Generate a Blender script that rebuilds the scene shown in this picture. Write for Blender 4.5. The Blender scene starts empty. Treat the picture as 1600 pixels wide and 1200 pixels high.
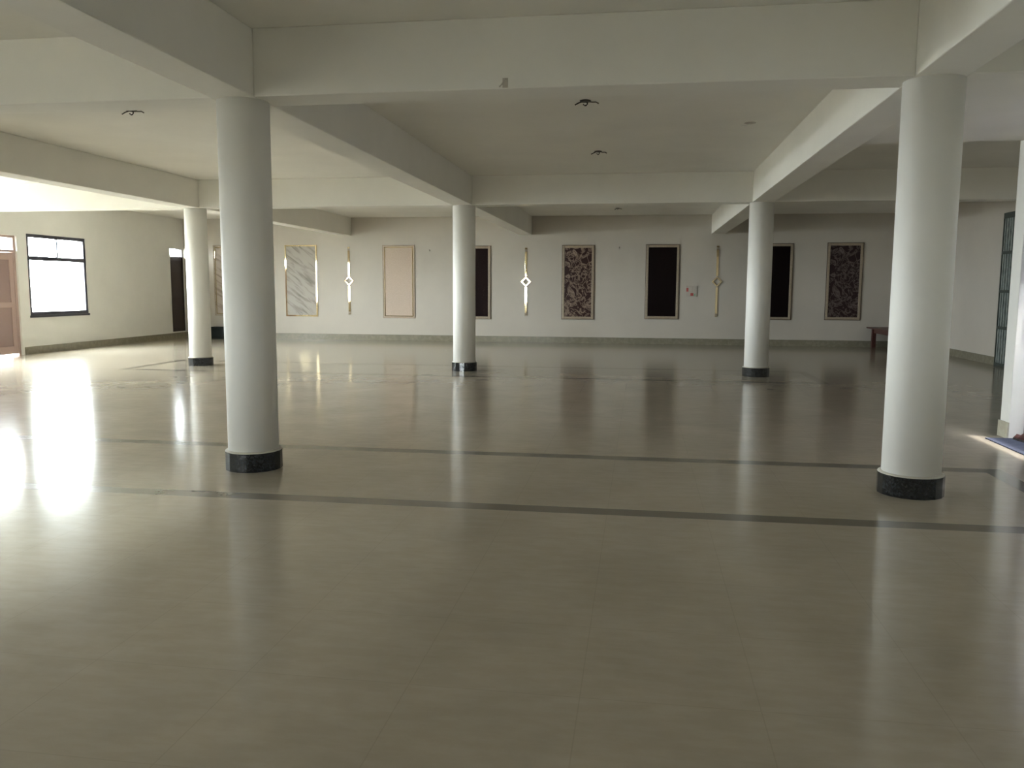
import bpy, bmesh, math, random
from mathutils import Matrix, Vector

random.seed(7)
S = bpy.context.scene
C = S.collection

# ---------------------------------------------------------------- camera
F_PX, PITCH, YAW, ROLL, CAM_H = 1302.32, 0.1144, 0.1516, 0.0045, 1.5
fw = Vector((-math.sin(YAW) * math.cos(PITCH), math.cos(YAW) * math.cos(PITCH), -math.sin(PITCH)))
rt = Vector((math.cos(YAW), math.sin(YAW), 0))
up = rt.cross(fw)
rt2 = rt * math.cos(ROLL) + up * math.sin(ROLL)
up2 = up * math.cos(ROLL) - rt * math.sin(ROLL)
cam_data = bpy.data.cameras.new('camera')
cam_data.sensor_width = 36.0
cam_data.lens = F_PX / 1600 * 36.0
cam_data.clip_end = 400
cam = bpy.data.objects.new('camera', cam_data)
cam.matrix_world = Matrix(((rt2.x, up2.x, -fw.x, 0), (rt2.y, up2.y, -fw.y, 0), (rt2.z, up2.z, -fw.z, CAM_H), (0, 0, 0, 1)))
C.objects.link(cam)
S.camera = cam

# ---------------------------------------------------------------- sky, sun, exposure
S.view_settings.view_transform = 'Standard'
S.view_settings.look = 'None'
S.view_settings.gamma = 1.0
S.view_settings.use_curve_mapping = False
S.view_settings.exposure = 0.22
S.cycles.max_bounces = 14
S.cycles.diffuse_bounces = 10
S.cycles.glossy_bounces = 5
S.cycles.transparent_max_bounces = 12
S.cycles.sample_clamp_indirect = 12
S.cycles.use_denoising = True
SKY = 66.0
world = bpy.data.worlds.new('world')
S.world = world
world.use_nodes = True
bg = world.node_tree.nodes['Background']
bg.inputs['Color'].default_value = (0.90, 0.95, 0.97, 1)
bg.inputs['Strength'].default_value = SKY
sun_data = bpy.data.lights.new('sun', 'SUN')
sun_data.energy = 6.0
sun_data.angle = math.radians(1.2)
sun_data.color = (1.0, 0.97, 0.92)
sun = bpy.data.objects.new('sun', sun_data)
C.objects.link(sun)
sun.rotation_euler = Vector((-0.27, 0.15, -1.0)).to_track_quat('-Z', 'Y').to_euler()

# ---------------------------------------------------------------- layout (metres)
XW, XE, XD = -13.35, 7.10, 3.73         # left wall, right wall, entrance wall
YB, YF, YP = -2.2, 23.1, 9.03           # back wall, far wall, entrance cross wall
ZB, ZC = 2.964, 3.473                   # underside of the beams, ceiling
XL, XR, XO = -3.169, 2.014, -8.357      # column lines
R1, R2 = 6.46, 14.94                    # column rows
BW = 0.177                              # half width of a beam
T = 0.25

# ---------------------------------------------------------------- materials
def mat(name, col, rough=0.5, metal=0.0, spec=0.5, coat=0.0):
    m = bpy.data.materials.new(name); m.use_nodes = True
    b = m.node_tree.nodes['Principled BSDF']
    b.inputs['Base Color'].default_value = (*col, 1)
    b.inputs['Roughness'].default_value = rough
    b.inputs['Metallic'].default_value = metal
    b.inputs['Specular IOR Level'].default_value = spec
    b.inputs['Coat Weight'].default_value = coat
    return m

def N(m, t, **kw):
    n = m.node_tree.nodes.new(t)
    for k, v in kw.items():
        if k in n.inputs: n.inputs[k].default_value = v
        else: setattr(n, k, v)
    return n

def L(m, a, b): m.node_tree.links.new(a, b)
def bsdf(m): return m.node_tree.nodes['Principled BSDF']

def coords(m, scale=(1, 1, 1), rot=(0, 0, 0)):
    tc = N(m, 'ShaderNodeTexCoord'); mp = N(m, 'ShaderNodeMapping')
    mp.inputs['Scale'].default_value = scale; mp.inputs['Rotation'].default_value = rot
    L(m, tc.outputs['Object'], mp.inputs['Vector'])
    return mp.outputs['Vector']

def ramp(m, fac, stops):
    r = N(m, 'ShaderNodeValToRGB')
    e = r.color_ramp.elements
    while len(e) < len(stops): e.new(0.5)
    for i, (p, c) in enumerate(stops):
        e[i].position = p; e[i].color = (*c, 1)
    L(m, fac, r.inputs['Fac'])
    return r.outputs['Color']

def noise(m, vec, scale, detail=4, rough=0.55, dist=0.0):
    n = N(m, 'ShaderNodeTexNoise')
    n.inputs['Scale'].default_value = scale; n.inputs['Detail'].default_value = detail
    n.inputs['Roughness'].default_value = rough; n.inputs['Distortion'].default_value = dist
    L(m, vec, n.inputs['Vector'])
    return n.outputs['Fac']

def bump(m, fac, strength, dist=0.01):
    b = N(m, 'ShaderNodeBump'); b.inputs['Strength'].default_value = strength; b.inputs['Distance'].default_value = dist
    L(m, fac, b.inputs['Height']); L(m, b.outputs['Normal'], bsdf(m).inputs['Normal'])

def plaster(name, c, var=0.04, rough=0.7):
    m = mat(name, c, rough, spec=0.25)
    v = coords(m)
    f = noise(m, v, 0.9, 5, 0.6)
    a = tuple(x * (1 - var) for x in c); b = tuple(min(1, x * (1 + var)) for x in c)
    L(m, ramp(m, f, [(0.3, a), (0.7, b)]), bsdf(m).inputs['Base Color'])
    bump(m, noise(m, v, 26, 4), 0.12, 0.004)
    return m

M_WALL = plaster('white_wall_paint', (0.74, 0.735, 0.70))
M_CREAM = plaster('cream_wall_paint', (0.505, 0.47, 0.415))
M_CEIL = plaster('white_ceiling_paint', (0.80, 0.785, 0.735))
M_COL = plaster('white_column_paint', (0.86, 0.85, 0.815), 0.03, 0.55)

# polished vitrified tile
def floor_tile():
    m = mat('polished_beige_tile', (0.5, 0.45, 0.36), 0.09, spec=0.4)
    v = coords(m)
    f1 = noise(m, v, 1.3, 6, 0.6, 0.4)
    f2 = noise(m, coords(m, (1, 3.0, 1)), 5.0, 5, 0.6)
    base = ramp(m, f1, [(0.32, (0.375, 0.33, 0.26)), (0.68, (0.43, 0.38, 0.305))])
    vein = ramp(m, f2, [(0.40, (0.93, 0.92, 0.90)), (0.62, (1, 1, 1))])
    mx = N(m, 'ShaderNodeMix', data_type='RGBA', blend_type='MULTIPLY'); mx.inputs[0].default_value = 0.8
    L(m, base, mx.inputs[6]); L(m, vein, mx.inputs[7])
    # fine joints, 0.65 m pitch
    sep = N(m, 'ShaderNodeSeparateXYZ'); L(m, v, sep.inputs[0])
    def joint(out, off):
        a = N(m, 'ShaderNodeMath', operation='ADD'); a.inputs[1].default_value = off + 65.0; L(m, out, a.inputs[0])
        d = N(m, 'ShaderNodeMath', operation='DIVIDE'); d.inputs[1].default_value = 0.65; L(m, a.outputs[0], d.inputs[0])
        fr = N(m, 'ShaderNodeMath', operation='FRACT'); L(m, d.outputs[0], fr.inputs[0])
        s = N(m, 'ShaderNodeMath', operation='SUBTRACT'); s.inputs[1].default_value = 0.5; L(m, fr.outputs[0], s.inputs[0])
        ab = N(m, 'ShaderNodeMath', operation='ABSOLUTE'); L(m, s.outputs[0], ab.inputs[0])
        g = N(m, 'ShaderNodeMath', operation='GREATER_THAN'); g.inputs[1].default_value = 0.4965; L(m, ab.outputs[0], g.inputs[0])
        return g.outputs[0]
    jm = N(m, 'ShaderNodeMath', operation='MAXIMUM'); L(m, joint(sep.outputs[0], 1.49), jm.inputs[0]); L(m, joint(sep.outputs[1], 0.32), jm.inputs[1])
    jw = N(m, 'ShaderNodeMath', operation='MULTIPLY'); jw.inputs[1].default_value = 0.16; L(m, jm.outputs[0], jw.inputs[0])
    mx2 = N(m, 'ShaderNodeMix', data_type='RGBA'); L(m, jw.outputs[0], mx2.inputs[0]); L(m, mx.outputs[2], mx2.inputs[6]); mx2.inputs[7].default_value = (0.16, 0.14, 0.11, 1)
    # scuffs: dull spots with their own outline
    sc = noise(m, coords(m, (1.0, 2.2, 1)), 2.1, 3, 0.5, 0.8)
    spot = ramp(m, sc, [(0.72, (1, 1, 1)), (0.80, (0.84, 0.82, 0.79))])
    mx3 = N(m, 'ShaderNodeMix', data_type='RGBA', blend_type='MULTIPLY'); mx3.inputs[0].default_value = 0.45
    L(m, mx2.outputs[2], mx3.inputs[6]); L(m, spot, mx3.inputs[7])
    L(m, mx3.outputs[2], bsdf(m).inputs['Base Color'])
    rr = N(m, 'ShaderNodeMapRange'); rr.inputs['To Min'].default_value = 0.135; rr.inputs['To Max'].default_value = 0.16
    L(m, f1, rr.inputs['Value']); L(m, rr.outputs[0], bsdf(m).inputs['Roughness'])
    return m
M_FLOOR = floor_tile()

def speck(name, a, b, scale, rough, p=(0.45, 0.62)):
    m = mat(name, a, rough)
    L(m, ramp(m, noise(m, coords(m), scale, 6, 0.7), [(p[0], a), (p[1], b)]), bsdf(m).inputs['Base Color'])
    return m
M_BAND = speck('dark_grey_inlay_tile', (0.15, 0.135, 0.105), (0.165, 0.148, 0.116), 2, 0.16)
M_SKIRT = speck('olive_grey_skirting_tile', (0.20, 0.185, 0.135), (0.245, 0.225, 0.17), 9, 0.25)
M_PIERBASE = speck('beige_skirting_tile', (0.42, 0.40, 0.32), (0.48, 0.46, 0.37), 9, 0.25)
M_GRANITE = speck('black_polished_granite', (0.006, 0.007, 0.008), (0.022, 0.024, 0.027), 55, 0.12)
M_CEMENT = mat('grey_cement_line', (0.55, 0.52, 0.46), 0.8)
M_FRAME = mat('dark_window_aluminium', (0.05, 0.05, 0.065), 0.4, 0.3)
M_GOLD = mat('polished_gold_trim', (0.62, 0.50, 0.31), 0.05, 1.0)
M_BRONZE = speck('cream_bronze_moulding', (0.30, 0.245, 0.18), (0.37, 0.30, 0.225), 30, 0.4)
M_DKLINE = mat('dark_brown_bead', (0.07, 0.045, 0.03), 0.4)
M_DOORWOOD = mat('pinkish_brown_door_wood', (0.36, 0.26, 0.235), 0.5)
M_DOORPAN = mat('brown_door_panel_wood', (0.25, 0.175, 0.165), 0.5)
M_DARKDOOR = mat('dark_brown_door', (0.030, 0.018, 0.018), 0.45)
M_STEEL = mat('brushed_steel', (0.6, 0.6, 0.6), 0.3, 1.0)
M_HOOK = mat('dark_iron', (0.02, 0.018, 0.015), 0.6)
M_GREYWIRE = mat('grey_wire', (0.12, 0.11, 0.09), 0.5)
M_WIRE = mat('white_wire', (0.75, 0.75, 0.7), 0.5)
M_PLASTIC = mat('ivory_plastic', (0.47, 0.435, 0.38), 0.5)
M_RED = mat('red_plastic', (0.45, 0.10, 0.09), 0.4)
M_GREENP = mat('green_plastic', (0.25, 0.45, 0.3), 0.4)
M_BOX = mat('black_green_plastic', (0.010, 0.014, 0.011), 0.5, spec=0.2)
M_SHOE = speck('maroon_leather', (0.06, 0.018, 0.014), (0.12, 0.035, 0.025), 14, 0.45)
M_SOLE = mat('dark_rubber', (0.02, 0.016, 0.015), 0.7)

def wood(name, a, b):
    m = mat(name, a, 0.45)
    L(m, ramp(m, noise(m, coords(m, (14, 1.2, 14)), 3, 5, 0.6, 0.6), [(0.35, a), (0.65, b)]), bsdf(m).inputs['Base Color'])
    return m
M_BENCH = wood('red_brown_wood', (0.05, 0.015, 0.011), (0.085, 0.027, 0.019))

def glass():
    m = bpy.data.materials.new('window_glass'); m.use_nodes = True
    nt = m.node_tree; nt.nodes.clear()
    o = nt.nodes.new('ShaderNodeOutputMaterial'); t = nt.nodes.new('ShaderNodeBsdfTransparent'); g = nt.nodes.new('ShaderNodeBsdfGlossy')
    t.inputs['Color'].default_value = (0.94, 0.96, 0.96, 1); g.inputs['Roughness'].default_value = 0.02
    x = nt.nodes.new('ShaderNodeMixShader'); lw = nt.nodes.new('ShaderNodeLayerWeight'); lw.inputs['Blend'].default_value = 0.5
    p = nt.nodes.new('ShaderNodeMath'); p.operation = 'POWER'; p.inputs[1].default_value = 5; nt.links.new(lw.outputs['Facing'], p.inputs[0])
    f = nt.nodes.new('ShaderNodeMath'); f.operation = 'MULTIPLY_ADD'; f.inputs[1].default_value = 0.6; f.inputs[2].default_value = 0.03; nt.links.new(p.outputs[0], f.inputs[0])
    nt.links.new(f.outputs[0], x.inputs[0]); nt.links.new(t.outputs[0], x.inputs[1]); nt.links.new(g.outputs[0], x.inputs[2]); nt.links.new(x.outputs[0], o.inputs[0])
    return m
M_GLASS = glass()

def marble(name, a, b, rot, scale=2.2):
    m = mat(name, a, 0.5, spec=0.3)
    v = coords(m, (1, 1, 1), (0, rot, 0))
    mp = N(m, 'ShaderNodeMapping'); mp.inputs['Scale'].default_value = (0.55, 1, 3.4); L(m, v, mp.inputs['Vector'])
    f = noise(m, mp.outputs[0], scale, 6, 0.6, 0.7)
    L(m, ramp(m, f, [(0.30, b), (0.42, tuple((x + y) / 2 for x, y in zip(a, b))), (0.52, a), (1.0, tuple(min(1, x * 1.06) for x in a))]), bsdf(m).inputs['Base Color'])
    return m
M_MARBLE = marble('pale_grey_marble', (0.36, 0.33, 0.29), (0.15, 0.135, 0.115), math.radians(-38), 2.6)
M_BROWNMARBLE = marble('brown_grey_marble', (0.42, 0.36, 0.30), (0.19, 0.15, 0.12), math.radians(-30), 2.4)
M_BEIGE = speck('pinkish_beige_laminate', (0.45, 0.36, 0.285), (0.51, 0.41, 0.33), 60, 0.35)

def granite_panel(name, a, b, thr):
    m = mat(name, a, 0.35, spec=0.05)
    L(m, ramp(m, noise(m, coords(m), 22, 6, 0.75), [(thr, a), (thr + 0.12, b)]), bsdf(m).inputs['Base Color'])
    return m
M_BLACKPAN = granite_panel('black_speckled_granite', (0.012, 0.006, 0.006), (0.06, 0.045, 0.042), 0.60)
M_BLACKPAN2 = granite_panel('plain_black_granite', (0.008, 0.005, 0.005), (0.016, 0.011, 0.011), 0.60)

def floral(name, dark, light):
    m = mat(name, dark, 0.4, spec=0.3)
    v = coords(m)
    w = N(m, 'ShaderNodeTexNoise'); w.inputs['Scale'].default_value = 2.6; w.inputs['Detail'].default_value = 1; L(m, v, w.inputs['Vector'])
    ad = N(m, 'ShaderNodeMix', data_type='VECTOR'); ad.inputs[0].default_value = 0.22
    L(m, v, ad.inputs[4]); L(m, w.outputs['Color'], ad.inputs[5])
    vo = N(m, 'ShaderNodeTexVoronoi', feature='SMOOTH_F1'); vo.inputs['Scale'].default_value = 5.2; vo.inputs['Smoothness'].default_value = 0.25
    L(m, ad.outputs[1], vo.inputs['Vector'])
    # petals: soft blotches with a bright rim, cut by thin curling vines
    n2 = noise(m, ad.outputs[1], 6.5, 2, 0.45, 1.6)
    mid = tuple(d * 0.55 + l * 0.45 for d, l in zip(dark, light))
    pet = ramp(m, n2, [(0.475, dark), (0.50, mid), (0.545, tuple(d * 0.25 + l * 0.75 for d, l in zip(dark, light))), (0.585, tuple(d * 0.7 + l * 0.3 for d, l in zip(dark, light))), (0.63, dark)])
    k = N(m, 'ShaderNodeMath', operation='MULTIPLY'); k.inputs[1].default_value = 17.0; L(m, vo.outputs['Distance'], k.inputs[0])
    sn = N(m, 'ShaderNodeMath', operation='SINE'); L(m, k.outputs[0], sn.inputs[0])
    vine = ramp(m, sn.outputs[0], [(0.94, (0, 0, 0)), (1.0, (1, 1, 1))])
    mx = N(m, 'ShaderNodeMix', data_type='RGBA'); L(m, vine, mx.inputs[0]); L(m, pet, mx.inputs[6]); mx.inputs[7].default_value = (*light, 1)
    L(m, mx.outputs[2], bsdf(m).inputs['Base Color'])
    return m
M_FLORAL = floral('maroon_floral_panel', (0.030, 0.010, 0.009), (0.30, 0.225, 0.175))
M_FLORAL2 = floral('dark_floral_panel', (0.024, 0.010, 0.010), (0.14, 0.11, 0.10))

def gate_mat():
    m = mat('grey_green_ribbed_metal', (0.2, 0.24, 0.22), 0.45, 0.2)
    f = noise(m, coords(m, (1, 1, 0.45)), 22, 4, 0.6)
    L(m, ramp(m, f, [(0.35, (0.19, 0.22, 0.205)), (0.7, (0.36, 0.39, 0.37))]), bsdf(m).inputs['Base Color'])
    return m
M_GATE = gate_mat()
M_GATEFRAME = mat('dark_green_metal', (0.07, 0.085, 0.075), 0.5, 0.2)

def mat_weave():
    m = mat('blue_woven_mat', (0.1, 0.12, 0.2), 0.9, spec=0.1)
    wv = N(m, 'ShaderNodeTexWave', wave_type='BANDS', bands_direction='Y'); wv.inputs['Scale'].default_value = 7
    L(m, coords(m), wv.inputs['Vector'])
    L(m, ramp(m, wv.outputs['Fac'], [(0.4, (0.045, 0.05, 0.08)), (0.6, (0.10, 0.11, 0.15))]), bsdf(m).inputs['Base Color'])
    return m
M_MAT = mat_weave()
M_BLOCKER = speck('grey_cement_render', (0.13, 0.125, 0.165), (0.17, 0.165, 0.21), 3, 0.9)
M_GROUND = speck('sandy_ground', (0.42, 0.39, 0.33), (0.52, 0.49, 0.43), 1.5, 0.9)

# ---------------------------------------------------------------- mesh helpers
def add_box(bm, x0, x1, y0, y1, z0, z1, mi=0):
    r = bmesh.ops.create_cube(bm, size=1.0)
    for v in r['verts']:
        v.co = Vector((x0 + (v.co.x + .5) * (x1 - x0), y0 + (v.co.y + .5) * (y1 - y0), z0 + (v.co.z + .5) * (z1 - z0)))
    for f in {f for v in r['verts'] for f in v.link_faces}: f.material_index = mi
    return r['verts']

def add_lathe(bm, prof, seg=48, c=(0, 0), smooth=True):
    rings = []
    for r, z in prof:
        rings.append([bm.verts.new((c[0] + r * math.cos(2 * math.pi * i / seg), c[1] + r * math.sin(2 * math.pi * i / seg), z)) for i in range(seg)])
    for a, b in zip(rings, rings[1:]):
        for i in range(seg):
            f = bm.faces.new((a[i], a[(i + 1) % seg], b[(i + 1) % seg], b[i])); f.smooth = smooth
    bm.faces.new(list(reversed(rings[0]))); bm.faces.new(rings[-1])

def add_tube(bm, pts, r, seg=8):
    rings = []
    for i, p in enumerate(pts):
        p = Vector(p); d = (Vector(pts[min(i + 1, len(pts) - 1)]) - Vector(pts[max(i - 1, 0)])).normalized()
        a = d.orthogonal().normalized(); b = d.cross(a)
        rings.append([bm.verts.new(p + r * (math.cos(2 * math.pi * k / seg) * a + math.sin(2 * math.pi * k / seg) * b)) for k in range(seg)])
    for a, b in zip(rings, rings[1:]):
        for k in range(seg):
            bm.faces.new((a[k], a[(k + 1) % seg], b[(k + 1) % seg], b[k])).smooth = True
    bm.faces.new(list(reversed(rings[0]))); bm.faces.new(rings[-1])

def obj(name, bm, m, parent=None, bevel=0.0, loc=(0, 0, 0)):
    bmesh.ops.recalc_face_normals(bm, faces=bm.faces)
    me = bpy.data.meshes.new(name); bm.to_mesh(me); bm.free()
    for k in (m if isinstance(m, (list, tuple)) else [m]): me.materials.append(k)
    o = bpy.data.objects.new(name, me); C.objects.link(o)
    o.location = loc
    if parent: o.parent = parent
    if bevel:
        b = o.modifiers.new('bevel', 'BEVEL'); b.width = bevel; b.segments = 2; b.limit_method = 'ANGLE'
    return o

def boxes(name, lst, m, parent=None, bevel=0.0, loc=(0, 0, 0)):
    bm = bmesh.new()
    for b in lst: add_box(bm, *b)
    return obj(name, bm, m, parent, bevel, loc)

def thing(name, label, cat, loc=(0, 0, 0), group=None, rz=0):
    o = bpy.data.objects.new(name, None); C.objects.link(o)
    o.location = loc; o.rotation_euler = (0, 0, rz); o.empty_display_size = 0.2
    return tag(o, label, cat, group)

def tag(o, label, cat, group=None):
    o['label'] = label; o['category'] = cat; o['kind'] = 'thing'
    if group: o['group'] = group
    return o

def struct(o, label=None, cat=None):
    o['kind'] = 'structure'
    if label: o['label'] = label
    if cat: o['category'] = cat
    return o

def holed_wall(name, axis, pos, thick, u0, u1, z0, z1, holes, m):
    """wall with its inner face at pos on the given axis, thick measured outward (signed); holes = (u0,u1,z0,z1)"""
    us = sorted({u0, u1, *[h[0] for h in holes], *[h[1] for h in holes]}); zs = sorted({z0, z1, *[h[2] for h in holes], *[h[3] for h in holes]})
    solid = lambda i, j: 0 <= i < len(us) - 1 and 0 <= j < len(zs) - 1 and not any(h[0] - 1e-6 < (us[i] + us[i + 1]) / 2 < h[1] + 1e-6 and h[2] < (zs[j] + zs[j + 1]) / 2 < h[3] for h in holes)
    bm = bmesh.new(); cache = {}
    def V(u, z, d):
        k = (round(u, 5), round(z, 5), d)
        if k not in cache:
            p = pos + thick * d
            cache[k] = bm.verts.new((p, u, z) if axis == 'x' else (u, p, z))
        return cache[k]
    for i in range(len(us) - 1):
        for j in range(len(zs) - 1):
            if not solid(i, j): continue
            a, b, c, d = us[i], us[i + 1], zs[j], zs[j + 1]
            for s in (0, 1): bm.faces.new((V(a, c, s), V(b, c, s), V(b, d, s), V(a, d, s)))
            if not solid(i - 1, j): bm.faces.new((V(a, c, 0), V(a, d, 0), V(a, d, 1), V(a, c, 1)))
            if not solid(i + 1, j): bm.faces.new((V(b, c, 0), V(b, d, 0), V(b, d, 1), V(b, c, 1)))
            if not solid(i, j - 1): bm.faces.new((V(a, c, 0), V(b, c, 0), V(b, c, 1), V(a, c, 1)))
            if not solid(i, j + 1): bm.faces.new((V(a, d, 0), V(b, d, 0), V(b, d, 1), V(a, d, 1)))
    return struct(obj(name, bm, m))

# ---------------------------------------------------------------- ground and floor
struct(boxes('ground', [(-60, 60, -45, 70, -0.7, -0.5)], M_GROUND))

def make_floor():
    hb = 0.08; xb0, xb1 = XO - 0.93, XR + 0.93
    rows = [(R1 - 0.92, R1 + 0.91), (R2 - 1.03, R2 + 0.86)]
    xs = sorted([XW - T, xb0 - hb, xb0 + hb, xb1 - hb, xb1 + hb, XD, XE + T])
    ys = [YB - T, YP]
    for a, b in rows: ys += [a - hb, a + hb, b - hb, b + hb]
    ys = sorted(ys + [YF + T])
    bm = bmesh.new(); g = {}
    def V(x, y):
        if (x, y) not in g: g[(x, y)] = bm.verts.new((x, y, 0))
        return g[(x, y)]
    for i in range(len(xs) - 1):
        for j in range(len(ys) - 1):
            mx, my = (xs[i] + xs[i + 1]) / 2, (ys[j] + ys[j + 1]) / 2
            f = bm.faces.new((V(xs[i], ys[j]), V(xs[i + 1], ys[j]), V(xs[i + 1], ys[j + 1]), V(xs[i], ys[j + 1])))
            band = False
            for a, b in rows:
                if abs(my - a) < hb or abs(my - b) < hb: band |= xb0 - hb < mx < xb1 + hb
                if a - hb < my < b + hb: band |= abs(mx - xb0) < hb or abs(mx - xb1) < hb
            f.material_index = 1 if band else 0
    r = bmesh.ops.extrude_face_region(bm, geom=list(bm.faces))
    for e in r['geom']:
        if isinstance(e, bmesh.types.BMVert): e.co.z = -0.4
    return struct(obj('floor', bm, [M_FLOOR, M_BAND]))
make_floor()

# ---------------------------------------------------------------- ceiling, beams
struct(boxes('ceiling', [(XW - T, XD + 0.23, YB - T, YP, ZC, ZC + 0.2), (XW - T, XE + T, YP, YF + T, ZC, ZC + 0.2)], M_CEIL))
for x in (XO, XL, XR):
    struct(boxes('ceiling_beam', [(x - BW, x + BW, YB, YF, ZB, ZC)], M_CEIL, bevel=0.008))
for y, xe in ((R1, XD), (R2, XE)):
    e = [XW, XO - BW, XO + BW, XL - BW, XL + BW, XR - BW, XR + BW, xe]
    struct(boxes('ceiling_beam', [(e[k], e[k + 1], y - BW, y + BW, ZB, ZC) for k in (0, 2, 4, 6)], M_CEIL, bevel=0.008))
struct(boxes('ceiling_soffit', [(XR + BW, XD + 0.23, R1 + BW, 9.2, ZB + 0.02, ZC), (XD + 0.23, 4.2, R1 + BW, YP, ZB + 0.02, ZB + 0.12)], M_CEIL))  # outer box added as a canopy to shade the pier by the doorway

# ---------------------------------------------------------------- walls
WIN_L = [(16.70, 18.68), (13.2, 14.72), (11.95, 12.95), (8.0, 9.05), (3.3, 3.65), (-0.2, 1.0)]  # second and last are unseen, added to brighten the left side
wz = lambda k: (0.45, 3.0) if k == 1 else (0.85, 2.645)
DOOR = (14.84, 16.40, 0.0, 2.58)
DARK = (22.38, 23.09, 0.2, 2.60)
holed_wall('wall_left', 'x', XW, -T, YB - T, YF + T, 0, ZC, [(a, b, *wz(k)) for k, (a, b) in enumerate(WIN_L)] + [DOOR, DARK], M_WALL)
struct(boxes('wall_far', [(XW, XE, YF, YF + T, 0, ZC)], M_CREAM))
GATE = (16.45, 18.07, 0.0, 3.02)
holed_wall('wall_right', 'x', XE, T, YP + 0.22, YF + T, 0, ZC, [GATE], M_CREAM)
struct(boxes('wall_entrance', [(XD, XE + T, YP, YP + 0.22, 0, ZC)], M_WALL, bevel=0.006))
ENT = (7.2, YP, 0.0, 2.80)
holed_wall('wall_side', 'x', XD, 0.23, YB - T, YP, 0, ZC, [ENT], M_WALL)
BACKWIN = (-7.05, -6.2, 0.68, 2.2)
holed_wall('wall_back', 'y', YB, -T, XW, XD, 0, ZC, [BACKWIN], M_WALL)

# daylight enters through the openings: one sampling portal per opening (gives off nothing itself)
def portal(axis, pos, u0, u1, z0, z1, inward):
    d = bpy.data.lights.new('daylight_portal', 'AREA'); d.shape = 'RECTANGLE'
    d.size, d.size_y = u1 - u0, z1 - z0
    d.cycles.is_portal = True
    o = bpy.data.objects.new('daylight_portal', d); C.objects.link(o)
    o.location = (pos, (u0 + u1) / 2, (z0 + z1) / 2) if axis == 'x' else ((u0 + u1) / 2, pos, (z0 + z1) / 2)
    z = -Vector(inward); x = Vector((0, 1, 0)) if axis == 'x' else Vector((1, 0, 0)); y = z.cross(x)
    o.rotation_euler = Matrix((x, y, z)).transposed().to_euler()
for k, (a, b) in enumerate(WIN_L): portal('x', XW - T - 0.01, a, b, *wz(k), (1, 0, 0))
portal('x', XW - T - 0.01, DOOR[0], DOOR[1], 2.25, DOOR[3], (1, 0, 0))
portal('x', XW - T - 0.01, DARK[0], DARK[1], 2.35, DARK[3], (1, 0, 0))
portal('y', YB - T - 0.01, BACKWIN[0], BACKWIN[1], BACKWIN[2], BACKWIN[3], (0, 1, 0))
portal('x', XD + 0.24, ENT[0], ENT[1], 0, ENT[3], (-1, 0, 0))

# skirting
SH, ST = 0.165, 0.015
struct(boxes('baseboard_far', [(XW + ST, XE - ST, YF - ST, YF, 0, SH)], M_SKIRT))
struct(boxes('baseboard_left', [(XW, XW + ST, YB, DOOR[0] - 0.06, 0, SH), (XW, XW + ST, DOOR[1] + 0.06, YF, 0, SH)], M_SKIRT))
struct(boxes('baseboard_right', [(XE - ST, XE, YP + 0.22, GATE[0], 0, SH), (XE - ST, XE, GATE[1], YF, 0, SH)], M_SKIRT))
struct(boxes('baseboard_entrance', [(XD - ST, XD, YP + 0.0, YP + 0.22 + ST, 0, SH), (XD, XE - ST, YP + 0.22, YP + 0.22 + ST, 0, SH)], M_PIERBASE))
struct(boxes('baseboard_side', [(XD - ST, XD, YB, ENT[0] - 0.06, 0, SH)], M_PIERBASE))

# unseen walls added beside the entrance, blocking all but a narrow strip of sky
struct(boxes('entrance_sky_blocker', [(4.6, 5.1, -6, YP - 0.02, -0.5, 3.88), (XD + 0.25, 4.6, 5.0, 5.2, -0.5, 3.88)], M_BLOCKER))

struct(boxes('roof_light_blocker', [(XD, XE + T, YP, 14.0, ZC + 0.2, 9.0)], M_BLOCKER))  # unseen block added on the roof to stop light reaching the entrance

# ---------------------------------------------------------------- windows
def window(n, axis, pos, u0, u1, z0, z1, d=-1):
    """frame set 60-110 mm into the wall; d = outward direction along the axis"""
    a, b = sorted((pos + d * 0.012, pos + d * 0.062))
    def bx(u_0, u_1, z_0, z_1, p=a, q=b): return (p, q, u_0, u_1, z_0, z_1) if axis == 'x' else (u_0, u_1, p, q, z_0, z_1)
    fwd = 0.075; zt = z0 + (z1 - z0) * 0.705; um = (u0 + u1) / 2
    o = struct(boxes(f'window_{n}', [bx(u0, u1, z0, z0 + fwd), bx(u0, u1, z1 - fwd, z1), bx(u0, u0 + fwd, z0 + fwd, z1 - fwd), bx(u1 - fwd, u1, z0 + fwd, z1 - fwd)], M_FRAME))
    boxes('transom_bar', [bx(u0 + fwd, u1 - fwd, zt - 0.045, zt + 0.045)], M_FRAME, o)
    boxes('mullion', [bx(um - 0.02, um + 0.02, zt + 0.045, z1 - fwd)], M_FRAME, o)
    m = (a + b) / 2
    for p in ((u0 + fwd, um - 0.02, zt + 0.045, z1 - fwd), (um + 0.02, u1 - fwd, zt + 0.045, z1 - fwd), (u0 + fwd, u1 - fwd, z0 + fwd, zt - 0.045)):
        boxes('glass_pane', [bx(*p, m - 0.003, m + 0.003)], M_GLASS, o)
    s0, s1 = sorted((pos - d * 0.02, pos + d * 0.0))
    boxes('window_sill', [bx(u0 - 0.02, u1 + 0.02, z0 - 0.05, z0 + 0.0, s0, s1)], M_FRAME, o)
    return o
for k, (a, b) in enumerate(WIN_L): window(k + 1, 'x', XW, a, b, *wz(k))
window(len(WIN_L) + 1, 'y', YB, BACKWIN[0], BACKWIN[1], BACKWIN[2], BACKWIN[3])

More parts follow.
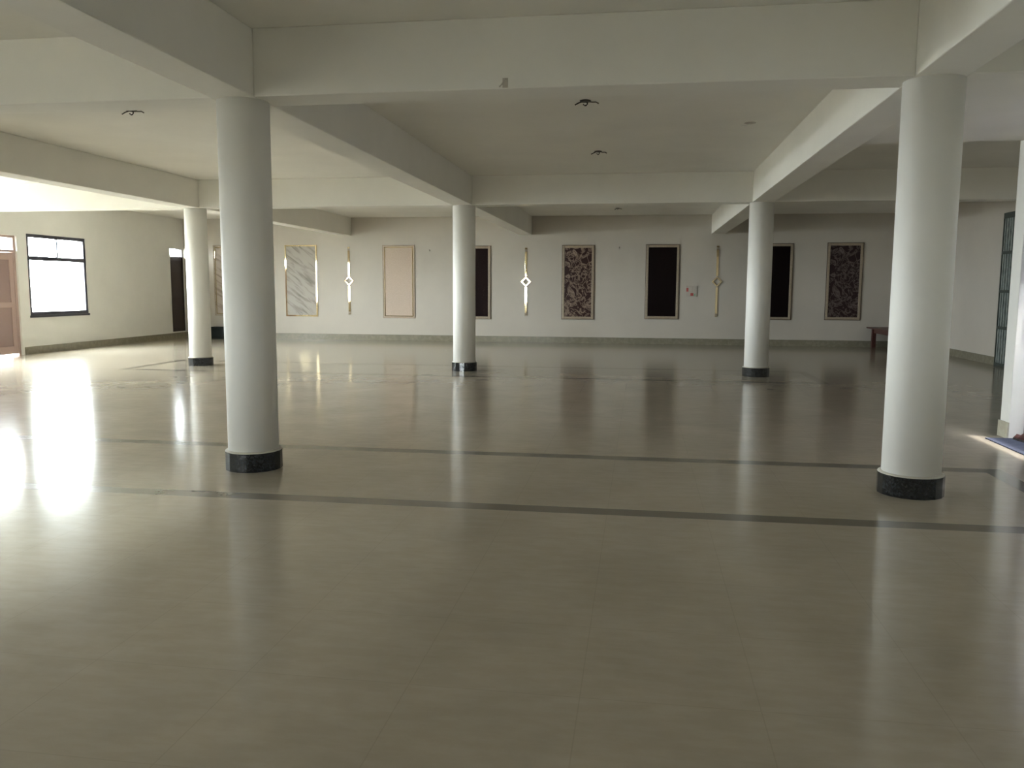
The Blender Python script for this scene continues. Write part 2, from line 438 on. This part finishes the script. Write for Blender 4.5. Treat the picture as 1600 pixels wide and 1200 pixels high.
# ---------------------------------------------------------------- doors
# brown panelled double door with a glazed fanlight in the left wall
def panelled_door():
    y0, y1, z0, z1 = DOOR
    x0, x1 = XW - 0.14, XW - 0.04
    o = struct(boxes('door_1', [(x0, x1, y0, y0 + 0.06, 0, z1), (x0, x1, y1 - 0.06, y1, 0, z1), (x0, x1, y0 + 0.06, y1 - 0.06, z1 - 0.05, z1), (x0, x1, y0 + 0.06, y1 - 0.06, 2.22, 2.27)], M_DOORWOOD, bevel=0.004))
    boxes('fanlight_glass', [(XW - 0.093, XW - 0.087, y0 + 0.06, y1 - 0.06, 2.27, z1 - 0.05)], M_GLASS, o)
    ym = (y0 + y1) / 2
    for a, b, s in ((y0 + 0.063, ym - 0.002, 1), (ym + 0.002, y1 - 0.063, -1)):
        xa, xb = XW - 0.105, XW - 0.06
        zb, zt = 0.035, 2.215
        w = 0.115
        leaf = boxes('door_leaf', [(xa, xb, a, a + w, zb, zt), (xa, xb, b - w, b, zb, zt), (xa, xb, a + w, b - w, zb, 0.2), (xa, xb, a + w, b - w, 1.04, 1.15), (xa, xb, a + w, b - w, 2.06, zt)], M_DOORWOOD, o, 0.004)
        for p, q in ((0.2, 1.04), (1.15, 2.06)):
            boxes('door_panel', [(xa + 0.012, xb - 0.018, a + w, b - w, p, q)], M_DOORPAN, leaf)
        hy = b - 0.05 if s > 0 else a + 0.05
        boxes('door_handle', [(xb, xb + 0.03, hy - 0.01, hy + 0.01, 0.98, 1.12)], M_STEEL, leaf, 0.004)
panelled_door()

# dark door beside the far corner, sill over the skirting, pale light above it
def dark_door():
    y0, y1, z0, z1 = DARK
    o = struct(boxes('door_2', [(XW - 0.12, XW - 0.02, y0, y0 + 0.03, z0, z1), (XW - 0.12, XW - 0.02, y1 - 0.03, y1, z0, z1), (XW - 0.12, XW - 0.02, y0 + 0.03, y1 - 0.03, 2.345, 2.365), (XW - 0.12, XW - 0.02, y0 + 0.03, y1 - 0.03, z1 - 0.012, z1)], M_DARKDOOR))
    boxes('fanlight_glass', [(XW - 0.073, XW - 0.067, y0 + 0.03, y1 - 0.03, 2.365, z1 - 0.012)], M_GLASS, o)
    lf = boxes('door_leaf', [(XW - 0.09, XW - 0.05, y0 + 0.03, y1 - 0.03, z0, 2.345)], M_DARKDOOR, o)
    boxes('door_panel', [(XW - 0.05, XW - 0.042, y0 + 0.1, y1 - 0.1, z0 + 0.12, 1.2), (XW - 0.05, XW - 0.042, y0 + 0.1, y1 - 0.1, 1.32, 2.24)], M_DARKDOOR, lf, 0.003)
dark_door()

# tall grey-green ribbed metal door in the right wall
def metal_door():
    y0, y1, z0, z1 = GATE
    x0, x1 = XE - 0.012, XE + 0.06
    o = struct(boxes('door_3', [(x0, x1, y0, y0 + 0.025, 0, z1), (x0, x1, y1 - 0.025, y1, 0, z1), (x0, x1, y0 + 0.025, y1 - 0.025, z1 - 0.11, z1), (x0, x1, y0 + 0.025, y1 - 0.025, 0, 0.06)], M_GATEFRAME))
    zs = [0.06, 0.76, 1.48, 2.24, z1 - 0.11]
    for k in range(3):
        boxes('door_rail', [(x0, x1, y0 + 0.025, y1 - 0.025, zs[k + 1] - 0.03, zs[k + 1] + 0.03)], M_GATEFRAME, o)
    for k in range(4):
        bm = bmesh.new()
        za, zb = zs[k] + (0.03 if k else 0), zs[k + 1] - (0.03 if k < 3 else 0)
        add_box(bm, x0 + 0.025, x0 + 0.04, y0 + 0.025, y1 - 0.025, za, zb)
        n = 14
        for i in range(n):
            yc = y0 + 0.025 + (i + 0.5) * (y1 - y0 - 0.05) / n
            add_box(bm, x0 + 0.004, x0 + 0.025, yc - 0.022, yc + 0.022, za, zb)
        obj('ribbed_panel', bm, M_GATE, o)
metal_door()

# entrance doorway frame
def entrance():
    y0, y1, z0, z1 = ENT
    a, b = XD + 0.14, XD + 0.20
    o = struct(boxes('door_4', [(a, b, y0, y0 + 0.05, 0, z1), (a, b, y1 - 0.05, y1, 0, z1), (a, b, y0 + 0.05, y1 - 0.05, z1 - 0.05, z1)], M_FRAME))
    boxes('door_rail', [(a, b, y0 + 0.05, y1 - 0.05, 2.08, 2.15)], M_FRAME, o)
entrance()

# ---------------------------------------------------------------- columns
def column(x, y, label):
    o = thing('column', label, 'column', (x, y, 0), 'round columns of the hall')
    bm = bmesh.new(); add_lathe(bm, [(0.204, 0.0), (0.204, ZB)], 64); obj('shaft', bm, M_COL, o)
    bm = bmesh.new()
    add_lathe(bm, [(0.2305, 0.0), (0.2305, 0.152)], 18, smooth=False)
    b = obj('base_band', bm, M_GRANITE, o)
    bm = bmesh.new(); add_lathe(bm, [(0.229, 0.1525), (0.226, 0.158), (0.206, 0.164)], 48); obj('cement_fillet', bm, M_CEMENT, b)
    return o
column(XL, R1, 'white round column with black base, large one nearest on the left')
column(XR, R1, 'white round column with black base, large one nearest on the right')
column(XL, R2, 'slim white distant column hiding the left part of a black wall panel')
column(XR, R2, 'slim white distant column standing between two black wall panels on the right')
column(XO, R2, 'slim white distant column beside the dark narrow door at far left')

# ---------------------------------------------------------------- wall panels
def frame_boxes(x0, x1, z0, z1, w, y0, y1):
    return [(x0, x0 + w, y0, y1, z0, z1), (x1 - w, x1, y0, y1, z0, z1), (x0 + w, x1 - w, y0, y1, z0, z0 + w), (x0 + w, x1 - w, y0, y1, z1 - w, z1)]

def wall_panel(xc, w, z0, z1, pm, kind, label):
    o = thing('decorative_panel', label, 'panel', (xc, YF, z0), 'decorative panels on the far wall')
    h = z1 - z0; a = -w / 2
    if kind == 'gold':
        boxes('frame', frame_boxes(a, -a, 0, h, 0.042, -0.022, -0.0), M_GOLD, o, 0.003)
        boxes('panel', [(a + 0.042, -a - 0.042, -0.014, 0, 0.042, h - 0.042)], pm, o)
    elif kind == 'double':
        boxes('frame', frame_boxes(a, -a, 0, h, 0.02, -0.024, 0), M_BRONZE, o, 0.004)
        boxes('gold_bead', frame_boxes(a + 0.05, -a - 0.05, 0.05, h - 0.05, 0.022, -0.026, -0.012), M_GOLD, o, 0.004)
        boxes('panel', [(a + 0.02, -a - 0.02, -0.012, 0, 0.02, h - 0.02)], pm, o)
    else:
        boxes('frame', frame_boxes(a + 0.014, -a - 0.014, 0.014, h - 0.014, 0.066, -0.026, 0), M_BRONZE, o, 0.008)
        boxes('outer_bead', frame_boxes(a, -a, 0, h, 0.014, -0.018, 0), M_DKLINE, o)
        boxes('panel', [(a + 0.08, -a - 0.08, -0.014, 0, 0.08, h - 0.08)], pm, o)
    return o
wall_panel(-11.92, 0.97, 0.66, 2.71, M_BROWNMARBLE, 'double', 'brown marble panel with thin frame, mostly hidden behind the near left column')
wall_panel(-9.705, 0.97, 0.66, 2.71, M_MARBLE, 'gold', 'pale grey marble panel with diagonal veins in a shiny gold frame')
wall_panel(-6.795, 0.94, 0.635, 2.70, M_BEIGE, 'double', 'plain pinkish beige panel with thin gold bead on the far wall')
wall_panel(-4.59, 0.91, 0.63, 2.675, M_BLACKPAN, 'dark', 'black speckled panel in cream frame, left half behind a slim column')
wall_panel(-1.705, 0.90, 0.65, 2.685, M_FLORAL, 'dark', 'maroon panel with clear cream floral scrolls, in the middle of the far wall')
wall_panel(0.575, 0.91, 0.68, 2.695, M_BLACKPAN2, 'dark', 'plain black panel seen whole, right of the cream floral panel')
wall_panel(3.515, 0.91, 0.69, 2.71, M_BLACKPAN2, 'dark', 'plain black panel partly hidden behind the slim right column')
wall_panel(5.27, 0.91, 0.70, 2.725, M_FLORAL2, 'dark', 'dark maroon panel with dim floral pattern, above the wooden bench end')

# gold wall motifs: two thin strips with a diamond ring between them
def motif(xc, zc, zt, zb, label):
    o = thing('diamond_motif', label, 'wall ornament', (xc, YF - 0.002, zc), 'diamond motifs on the far wall')
    s, w = 0.142, 0.034
    bm = bmesh.new()
    for y in (-0.026, 0.0):
        for r in (s, s - w * 1.414):
            for k in range(4):
                bm.verts.new((r * math.cos(math.pi / 2 * k), y, r * math.sin(math.pi / 2 * k)))
    bm.verts.ensure_lookup_table(); v = bm.verts
    for k in range(4):
        n = (k + 1) % 4
        bm.faces.new((v[k], v[n], v[4 + n], v[4 + k])); bm.faces.new((v[8 + k], v[8 + n], v[12 + n], v[12 + k]))
        bm.faces.new((v[k], v[n], v[8 + n], v[8 + k])); bm.faces.new((v[4 + k], v[4 + n], v[12 + n], v[12 + k]))
    obj('diamond_ring', bm, M_GOLD, o, 0.004)
    boxes('strip', [(-0.030, 0.030, -0.016, 0, s + 0.005, zt - zc)], M_GOLD, o, 0.003)
    boxes('strip', [(-0.030, 0.030, -0.016, 0, zb - zc, -s - 0.005)], M_GOLD, o, 0.003)
    for z in (zt - zc - 0.07, zb - zc + 0.05):
        boxes('end_block', [(-0.03, 0.03, -0.022, -0.016, z - 0.035, z + 0.035)], M_BRONZE, o, 0.003)
motif(-8.265, 1.69, 2.65, 0.73, 'shiny gold diamond motif between the marble and the beige panels')
motif(-3.15, 1.68, 2.61, 0.74, 'gold diamond motif left of the cream floral panel')
motif(2.02, 1.70, 2.65, 0.76, 'dull diamond motif near the slim right column')

# ---------------------------------------------------------------- small fittings
def wall_hook(x, z, label):
    o = thing('wall_hook', label, 'hook', (x, YF, z), 'small hooks high on the far wall')
    boxes('plate', [(-0.035, 0.035, -0.006, 0, -0.035, 0.035)], M_PLASTIC, o, 0.003)
    bm = bmesh.new(); add_tube(bm, [(0, -0.005, 0.01), (0, -0.04, 0.0), (0, -0.055, 0.02), (0, -0.05, 0.04)], 0.008); obj('hook', bm, M_HOOK, o)
wall_hook(-5.88, 2.53, 'tiny wall hook above right of the beige panel')
wall_hook(-0.59, 2.59, 'tiny wall hook between the floral panel and the whole black panel')

sb = thing('switchboard', 'small pale switchboard with red mark right of the whole black panel', 'switchboard', (1.35, YF, 1.44))
boxes('plate', [(-0.15, 0.15, -0.02, 0, -0.14, 0.14)], M_PLASTIC, sb, 0.006)
for i in range(2):
    for j in range(3):
        boxes('switch', [(-0.02 + i * 0.075, 0.035 + i * 0.075, -0.028, -0.02, -0.03 + j * 0.05, 0.005 + j * 0.05)], M_PLASTIC, sb, 0.003)
boxes('red_switch', [(-0.13, -0.075, -0.028, -0.02, -0.01, 0.09)], M_RED, sb, 0.003)
boxes('socket', [(-0.02, 0.06, -0.027, -0.02, -0.12, -0.05)], M_RED, sb, 0.004)
boxes('indicator', [(0.075, 0.11, -0.027, -0.02, -0.12, -0.07)], M_GREENP, sb, 0.004)

def ceiling_hook(x, y, label, big=1.0):
    o = thing('ceiling_hook', label, 'ceiling hook', (x, y, ZC), 'fan hooks in the ceiling')
    bm = bmesh.new(); add_lathe(bm, [(0.055 * big, -0.012), (0.06 * big, -0.004), (0.06 * big, 0.0)], 20); obj('plate', bm, M_HOOK, o)
    bm = bmesh.new()
    add_tube(bm, [(0.022 * math.cos(a) * big, 0, (-0.03 + 0.022 * math.sin(a)) * big) for a in [math.pi / 2 - k * 0.5 for k in range(10)]], 0.007 * big); obj('hook', bm, M_HOOK, o)
    bm = bmesh.new(); add_tube(bm, [(0.03, 0, -0.01), (0.07 * big, 0.01, -0.016), (0.11 * big, 0.02, -0.014), (0.14 * big, 0.02, -0.03)], 0.007); obj('wire', bm, M_GREYWIRE, o)
    bm = bmesh.new(); add_tube(bm, [(-0.03, 0, -0.01), (-0.07 * big, -0.01, -0.025), (-0.11 * big, -0.01, -0.045)], 0.007); obj('wire', bm, M_HOOK, o)
ceiling_hook(-5.71, 8.91, 'fan hook with wires in the left ceiling bay, beside the near left column')
ceiling_hook(-0.62, 9.1, 'dark fan hook with wires in the middle bay, nearer one')
ceiling_hook(-0.65, 12.39, 'dark fan hook with wires in the middle bay, farther one', 0.9)
ceiling_hook(-0.6, 21.03, 'small fan hook in the last bay before the far wall', 0.7)
lp = thing('light_point', 'small pale unfitted light point in the middle ceiling bay near the right beam', 'light point', (1.25, 10.55, ZC))
bm = bmesh.new(); add_lathe(bm, [(0.04, -0.01), (0.07, -0.002), (0.07, 0)], 20); obj('cover', bm, M_PLASTIC, lp)
bm = bmesh.new(); add_tube(bm, [(0, 0, -0.008), (-0.05, 0, -0.03), (-0.1, 0.01, -0.02)], 0.005); obj('wire', bm, M_WIRE, lp)
bh = thing('beam_bracket', 'small grey bracket near the lower edge of the front beam', 'bracket', (-1.02, R1 - BW, 3.0))
boxes('plate', [(-0.02, 0.02, -0.006, 0, -0.03, 0.04)], M_PLASTIC, bh, 0.002)
bm = bmesh.new(); add_tube(bm, [(0, -0.004, 0.03), (0.0, -0.025, 0.02), (-0.02, -0.03, -0.01), (-0.04, -0.02, -0.025)], 0.006); obj('hook', bm, M_PLASTIC, bh)

# ---------------------------------------------------------------- bench in the far right corner
bn = thing('wooden_bench', 'low red-brown wooden bench in the far right corner behind the large right column', 'bench', (6.46, 22.0, 0))
boxes('seat', [(-0.59, 0.55, -1.02, 1.02, 0.50, 0.535)], M_BENCH, bn, 0.006)
for sx in (-1, 1):
    boxes('apron', [(sx * 0.43 - 0.02, sx * 0.43 + 0.02, -0.84, 0.84, 0.385, 0.50)], M_BENCH, bn, 0.003)
    for sy in (-1, 1):
        boxes('leg', [(sx * 0.43 - 0.05, sx * 0.43 + 0.05, sy * 0.9 - 0.05, sy * 0.9 + 0.05, 0, 0.50)], M_BENCH, bn, 0.005)
for sy in (-1, 1):
    boxes('apron', [(-0.38, 0.38, sy * 0.9 - 0.02, sy * 0.9 + 0.02, 0.385, 0.50)], M_BENCH, bn, 0.003)

# dark box on the floor by the far wall
bx_ = thing('storage_box', 'small black box on the floor by the far wall, beside the near left column', 'box', (-12.1, 22.86, 0))
boxes('body', [(-0.26, 0.26, -0.16, 0.16, 0, 0.3)], M_BOX, bx_, 0.01)
boxes('lid', [(-0.275, 0.275, -0.175, 0.175, 0.3, 0.34)], M_BOX, bx_, 0.01)

# ---------------------------------------------------------------- doorway mat and shoes at the right edge
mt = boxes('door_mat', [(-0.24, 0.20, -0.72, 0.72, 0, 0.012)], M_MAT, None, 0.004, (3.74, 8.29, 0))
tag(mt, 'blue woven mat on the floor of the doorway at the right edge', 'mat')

def shoe(x, y, rz, label):
    o = thing('shoe', label, 'shoe', (x, y, 0.012), 'pair of shoes in the doorway', rz)
    def outline(t):
        w = 0.036 + 0.013 * math.sin(min(1, t * 1.25) * math.pi * 0.8) + (0.004 if t > 0.55 else 0)
        return w * (1 if t < 0.86 else math.sqrt(max(0.02, 1 - ((t - 0.86) / 0.15) ** 2)))
    n = 14
    def loft(h, z0, scale, name, m, par):
        bm = bmesh.new(); rings = []
        for i in range(n + 1):
            t = i / n; w = outline(t) * scale; top = h(t)
            yy = -0.13 + 0.27 * t
            if i == 0: w *= 0.72
            rings.append([bm.verts.new((w * math.cos(a) * (1 - 0.35 * max(0, math.sin(a))), yy, z0 + (top - z0) * max(0, math.sin(a)))) for a in [math.pi * k / 8 for k in range(9)]])
        for a, b in zip(rings, rings[1:]):
            for k in range(8): bm.faces.new((a[k], a[k + 1], b[k + 1], b[k])).smooth = True
            bm.faces.new((a[0], b[0], b[8], a[8]))
        bm.faces.new(rings[0]); bm.faces.new(rings[-1])
        return obj(name, bm, m, par)
    loft(lambda t: 0.125 if t < 0.3 else 0.125 - 0.075 * min(1, (t - 0.3) / 0.35), 0.018, 1.0, 'upper', M_SHOE, o)
    bm = bmesh.new(); lo = []; hi = []
    for s in (1, -1):
        for i in (range(n + 1) if s > 0 else range(n, -1, -1)):
            t = i / n; w = outline(t) * 1.07 * (0.75 if i == 0 else 1)
            lo.append(bm.verts.new((s * w, -0.132 + 0.274 * t, 0))); hi.append(bm.verts.new((s * w, -0.132 + 0.274 * t, 0.02)))
    bm.faces.new(lo); bm.faces.new(hi)
    for i in range(len(lo)):
        j = (i + 1) % len(lo); bm.faces.new((lo[i], lo[j], hi[j], hi[i]))
    obj('sole', bm, M_SOLE, o)
    bm = bmesh.new()
    add_tube(bm, [(0.026 * math.cos(a), -0.085 + 0.04 * math.sin(a), 0.124) for a in [2 * math.pi * k / 16 for k in range(17)]], 0.006); obj('collar', bm, M_SOLE, o)
shoe(3.80, 8.84, 0.1, 'dark red-brown shoe against the pier at the right edge, inner one')
shoe(3.925, 8.82, 0.0, 'dark red-brown shoe against the pier at the right edge, outer one')
